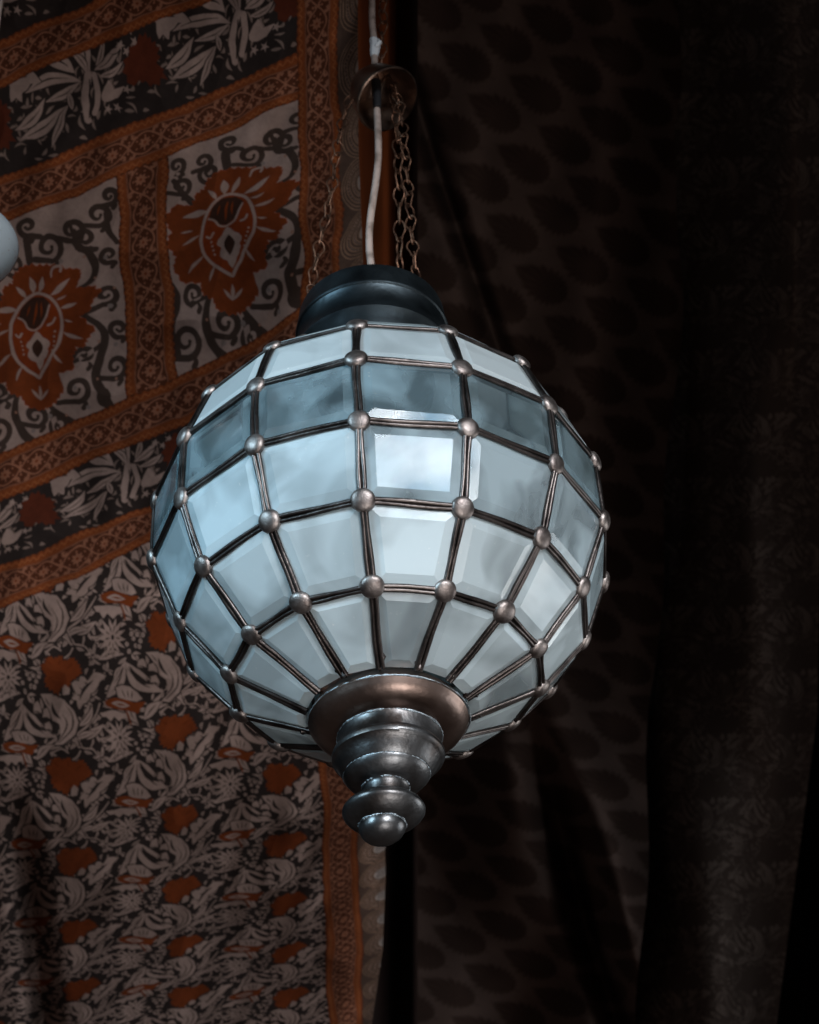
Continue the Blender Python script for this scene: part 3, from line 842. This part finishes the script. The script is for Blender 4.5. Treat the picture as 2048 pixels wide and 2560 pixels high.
def left_pattern(x, y):
    """x, y: flat drawing coordinates of the cloth, 1725 wide; returns linear colour"""
    x0_, y0_ = x, y
    x = x + 15 * (noise2(x0_ / 90, y0_ / 90, 41) - .5) + 3.5 * (noise2(x0_ / 22, y0_ / 22, 42) - .5)
    y = y + 15 * (noise2(x0_ / 80, y0_ / 80, 43) - .5) + 3.5 * (noise2(x0_ / 20, y0_ / 20, 44) - .5)
    sl = np.where(y > 421, .085 * (y - 421), .03 * (y - 421)) * np.clip(1 - x / 1130, 0, 1.3)
    u = x - sl
    w = y + .42 * x + .0007 * np.maximum(0, x - 390) ** 2 * np.exp(-((y - 720) / 330) ** 2)
    V = Vof(w)
    c = np.zeros(x.shape + (3,), np.float32)
    # field
    fx = (u - 302 - 8) / 245 + .37 + .30; fy = V - 0.0
    # place so that the bloom of the drawing falls on the traced lattice
    bx, by = ((np.array([1315, 520]) - field.O) @ field.I.T)
    c[:] = field.sample((u - 302) / 245 + bx, V + by)
    # bands
    def band(w0, w1, per=135):
        mk = (w >= w0) & (w < w1)
        c[mk] = border.sample((u[mk] / per), (w[mk] - w0) / (w1 - w0))
    def plants(w0, w1, ph):
        mk = (w >= w0) & (w < w1)
        yy = (w[mk] - w0) / (w1 - w0)
        c[mk] = plant.sample((u[mk] - ph) / 318, np.clip(yy, .003, .997))
    plants(1055, 1197, -20)
    band(1195, 1279)
    plants(186, 377, -60)
    band(376, 478)
    band(80, 187); plants(-120, 80, 60); band(-230, -120)
    # carnation tiles with upright strips between
    mk = (w >= 478) & (w < 950)
    uu = (u[mk] - 350) / 430.0
    fx = uu - np.floor(uu)
    t = fx * 430
    up_ = np.where(uu > 0, .075, 0)
    yy = np.clip((w[mk] - 478) / 472, 0, 1)
    cc = carn.sample(np.clip(t / 325, .003, .997), np.clip(yy + up_ * np.sin(yy * math.pi), .003, .997))
    strip = border.sample(w[mk] / 135, np.clip((t - 325) / 105, .003, .997))
    cc[t > 325] = strip[t > 325]
    c[mk] = cc
    band(949, 1056)
    # orange upright border and paisley edging at the side
    mk = (u >= 632) & (u < 716)
    c[mk] = border.sample(V[mk] * 1.9, (u[mk] - 632) / 84)
    mk = u >= 716
    c[mk] = edging.sample(np.clip((u[mk] - 716) / 52, .01, .99), V[mk] * 2.1)
    # uneven dye
    n = .74 + .30 * noise2(x / 70, y / 70, 1) + .20 * noise2(x / 16, y / 16, 2) + .16 * noise2(x / 5, y / 5, 3) - .06
    n = n * 1.36
    c *= n[..., None]
    return c

def grid_cloth(name, fpos, fcol, nx, ny, mat, parent=None):
    s_, t_ = np.meshgrid(np.linspace(0, 1, nx), np.linspace(0, 1, ny))
    P, X, Y = fpos(s_, t_)
    me = bpy.data.meshes.new(name)
    nv = nx * ny
    me.vertices.add(nv)
    me.vertices.foreach_set('co', P.reshape(-1).astype(np.float32))
    i = np.arange(nv).reshape(ny, nx)
    q = np.stack([i[:-1, :-1], i[1:, :-1], i[1:, 1:], i[:-1, 1:]], -1).reshape(-1, 4)
    nf = len(q)
    me.loops.add(nf * 4); me.loops.foreach_set('vertex_index', q.reshape(-1).astype(np.int32))
    me.polygons.add(nf); me.polygons.foreach_set('loop_start', np.arange(0, nf * 4, 4, dtype=np.int32))
    me.polygons.foreach_set('use_smooth', np.ones(nf, bool))
    me.update()
    ca = me.color_attributes.new('dye', 'FLOAT_COLOR', 'POINT')
    c = fcol(X, Y).reshape(-1, 3)
    c4 = np.ones((nv, 4), np.float32); c4[:, :3] = np.clip(c, 0, 1)
    ca.data.foreach_set('color', c4.reshape(-1))
    me.materials.append(mat)
    o = bpy.data.objects.new(name, me)
    col.objects.link(o)
    if parent is not None: o.parent = parent
    return o

def cloth_mat(name, rough=.9, sheen=.15, weave=900):
    mt, nt, p = new_mat(name)
    at = nt.nodes.new('ShaderNodeAttribute'); at.attribute_name = 'dye'
    tc = nt.nodes.new('ShaderNodeTexCoord')
    n = nt.nodes.new('ShaderNodeTexNoise'); n.inputs['Scale'].default_value = weave; n.inputs['Detail'].default_value = 2
    mp = nt.nodes.new('ShaderNodeMapRange'); mp.inputs[3].default_value = .78; mp.inputs[4].default_value = 1.2
    mx = nt.nodes.new('ShaderNodeVectorMath'); mx.operation = 'SCALE'
    nt.links.new(tc.outputs['Object'], n.inputs['Vector']); nt.links.new(n.outputs['Fac'], mp.inputs[0])
    nt.links.new(at.outputs['Color'], mx.inputs[0]); nt.links.new(mp.outputs[0], mx.inputs['Scale'])
    nt.links.new(mx.outputs[0], p.inputs['Base Color'])
    b = nt.nodes.new('ShaderNodeBump'); b.inputs['Strength'].default_value = .25; b.inputs['Distance'].default_value = .0008
    nt.links.new(n.outputs['Fac'], b.inputs['Height']); nt.links.new(b.outputs[0], p.inputs['Normal'])
    p.inputs['Roughness'].default_value = rough
    p.inputs['Specular IOR Level'].default_value = .2
    return mt
M_cloth = cloth_mat('printed_cotton')

def rays(x, y, d):
    """arrays of 1725-wide picture coordinates and depths to world points"""
    X = x * (2048 / 1725); Y = y * (2048 / 1725)
    F = np.array(fwd); R = np.array(right); U = np.array(up); E_ = np.array(EYE)
    return E_ + d[..., None] * (F + ((X - 1024) / FPX)[..., None] * R + ((1280 - Y) / FPX)[..., None] * U)

def left_pos(s_, t_):
    y = -330 + t_ * 2700
    xe = np.interp(y, [-330, 300, 1200, 1600, 1850, 2000, 2156, 2370], [752, 755, 790, 808, 812, 806, 783, 752])
    x = -260 + s_ * (xe + 260)
    d = 2.70 + .24 * ((y - 1000) / 1000) + .22 * smooth(1300, 2400, y) - .10 * (x / 700)
    d += .020 * np.sin(x / 95 + y / 700) * smooth(900, 2200, y) + .012 * np.sin((x + .35 * y) / 150 + 1) + .010 * (noise2(x / 120, y / 200, 5) - .5)
    d += .008 * np.sin((x * .9 + y * .45) / 17 + 3 * noise2(x / 140, y / 140, 51)) * noise2(x / 90, y / 110, 52) + .014 * np.abs(noise2(x / 60 + .3 * y / 60, y / 150, 53) - .5)
    # edge turns back
    e = np.clip((x - (xe - 62)) / 62, 0, 1)
    d += .075 * e ** 2
    # the sunken fold at the lower left
    f0 = 40 + .10 * (y - 1700)
    d += .11 * np.exp(-((x - (f0 + 5)) / 30) ** 2) * smooth(1650, 1950, y)
    return rays(x, y, d), x, y
c1 = grid_cloth('patterned_cloth', left_pos, left_pattern, 780, 1850, M_cloth)
tag(c1, 'block printed cotton cloth with orange carnation tiles, floral bands and leafy field, behind the lantern', 'cloth')

# rust coloured plain cloth behind it
def rust_pos(s_, t_):
    y = -330 + t_ * 2700
    x = 742 + s_ * 138
    d = 3.0 + .06 * np.sin(x / 21 + .6) + .05 * smooth(815, 835, x) - .05 * smooth(840, 870, x) + .02 * np.sin(y / 400) + .25 * (y / 2000)
    return rays(x, y, d), x, y
def rust_col(x, y):
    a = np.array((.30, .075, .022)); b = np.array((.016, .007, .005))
    k = smooth(818, 842, x)[..., None]  # shade of the recess at right put into the colour; darker low down too
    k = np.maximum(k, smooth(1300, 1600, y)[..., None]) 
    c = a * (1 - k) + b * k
    return c * (.85 + .3 * noise2(x / 9, y / 60, 8))[..., None]
c2 = grid_cloth('rust_curtain', rust_pos, rust_col, 160, 500, M_cloth)
tag(c2, 'plain rust brown cloth hanging in a narrow strip behind the cord', 'curtain')

# dark drape with leaf medallions
La = np.array([-84.0, 40.0]); Lb = np.array([67.0, 107.0])
LI = np.linalg.inv(np.array([La, Lb]).T)
def med_col(x, y):
    yy = np.where(y < 1000, y, 1000 + (y - 1000) * 1.0)
    yy = yy + .00012 * np.maximum(0, y - 700) ** 2
    px = x - 1190 + .05 * (y - 300); py = yy - 302 - .0 * x
    a = LI[0, 0] * px + LI[0, 1] * py; b = LI[1, 0] * px + LI[1, 1] * py
    fa = a - np.round(a); fb = b - np.round(b)
    dx = fa * La[0] + fb * Lb[0]; dy = fa * La[1] + fb * Lb[1]
    th = math.radians(32)
    p = (dx * math.cos(th) + dy * math.sin(th)) / 1.13; q = (-dx * math.sin(th) + dy * math.cos(th)) / 1.13
    hw = 31 * np.sqrt(np.clip(1 - ((p - 8) / 46) ** 2, 0, 1)) * smooth(-66, 10, p) ** .6
    hw = np.where(p < -6, 31 * (np.clip((p + 60) / 54, 0, 1)) ** .75, hw)
    ang = np.arctan2(q, p - 20)
    hw = hw * (1 + .10 * np.sin(ang * 17))
    mask = smooth(6, -6, np.abs(q) - hw)
    veins = .5 + .5 * np.sin(ang * 22)
    base = np.array((.165, .108, .088)); mk = np.array((.074, .043, .033))
    k = (mask * (.85 + .15 * veins))[..., None]
    c = base * (1 - k) + mk * k
    return c * (.8 + .4 * noise2(x / 40, y / 40, 12))[..., None]
def med_pos(s_, t_):
    y = -330 + t_ * 2700
    x = 845 + s_ * (np.interp(y, [-330, 600, 1500, 2156, 2370], [1420, 1436, 1372, 1345, 1335]) + 8 * np.sin(y / 90) - 845)
    d = 3.55 + .12 * ((y - 1000) / 1000)
    fold = 1135 + .30 * (y - 1560)
    d += -.16 * np.exp(-((x - fold - 75) / 60) ** 2) * smooth(1250, 1800, y)
    d += .22 * np.exp(-((x - fold + 10) / 42) ** 2) * smooth(1350, 1900, y)
    f2 = 905 + .33 * (y - 300)
    d += .09 * np.exp(-((x - f2) / 22) ** 2) * smooth(1000, 700, y) + .03 * np.sin(x / 45 + y / 300)
    d += .34 * smooth(fold - 10, fold - 300, x) * smooth(1100, 1700, y)
    d += .10 * smooth(1250, 1420, x) + .05 * np.sin((x + .25 * y) / 62) * smooth(700, 1500, y)
    return rays(x, y, d), x, y
c3 = grid_cloth('leaf_medallion_drape', med_pos, med_col, 480, 1100, M_cloth)
tag(c3, 'dark brown drape printed with rows of black leaf shaped medallions, right of the lantern', 'drape')

# dark drape with small foliage at the far right
def fol_col(x, y):
    s1 = field.sample((x + .15 * y) / 150, y / 135)
    lum = s1.mean(-1)
    k = smooth(.10, .36, lum)[..., None]
    k = k * (.35 + .65 * smooth(.25, .6, noise2(x / 16 + 9, y / 22, 21)))[..., None]
    base = np.array((.11, .08, .066)); hi = np.array((.62, .50, .42))
    c = base * (1 - k) + hi * k
    return c
def fol_pos(s_, t_):
    y = -330 + t_ * 2700
    xr = np.interp(y, [-330, 1500, 2156, 2370], [1745, 1722, 1636, 1600])
    xl = np.interp(y, [-330, 600, 1500, 2370], [1385, 1385, 1300, 1280])
    x = xl + s_ * (xr - xl)
    d = 3.76 + .12 * ((y - 1000) / 1000) - .42 * smooth(-.15, .75, s_)
    d += -.065 * np.cos((x + .12 * y - 1720) / 62) + .12 * smooth(.82, 1, s_) - .03 * np.sin((x - .2 * y) / 41)
    d += .02 * (noise2(x / 60, y / 160, 33) - .5)
    return rays(x, y, d), x, y
c4 = grid_cloth('foliage_drape', fol_pos, fol_col, 330, 1100, M_cloth)
tag(c4, 'dark grey drape with small crowded leaf print at the right edge of the photo', 'drape')

# dark sheet added for the unlit depth of the stall behind everything
M_dark, nt, p = new_mat('dark_recess'); p.inputs['Base Color'].default_value = (.006, .005, .005, 1); p.inputs['Roughness'].default_value = 1; p.inputs['Specular IOR Level'].default_value = 0
bk = MB()
q = [ray(-1800, -1800, 4.3), ray(3900, -1800, 4.3), ray(3900, 4400, 4.3), ray(-1800, 4400, 4.3)]
q2 = [v + fwd * .1 for v in q]
bk.add(q + q2, [(0, 1, 2, 3), (7, 6, 5, 4), (0, 4, 5, 1), (1, 5, 6, 2), (2, 6, 7, 3), (3, 7, 4, 0)])
tag(bk.obj('dark_backdrop', M_dark, None, smooth=False), kind='structure')
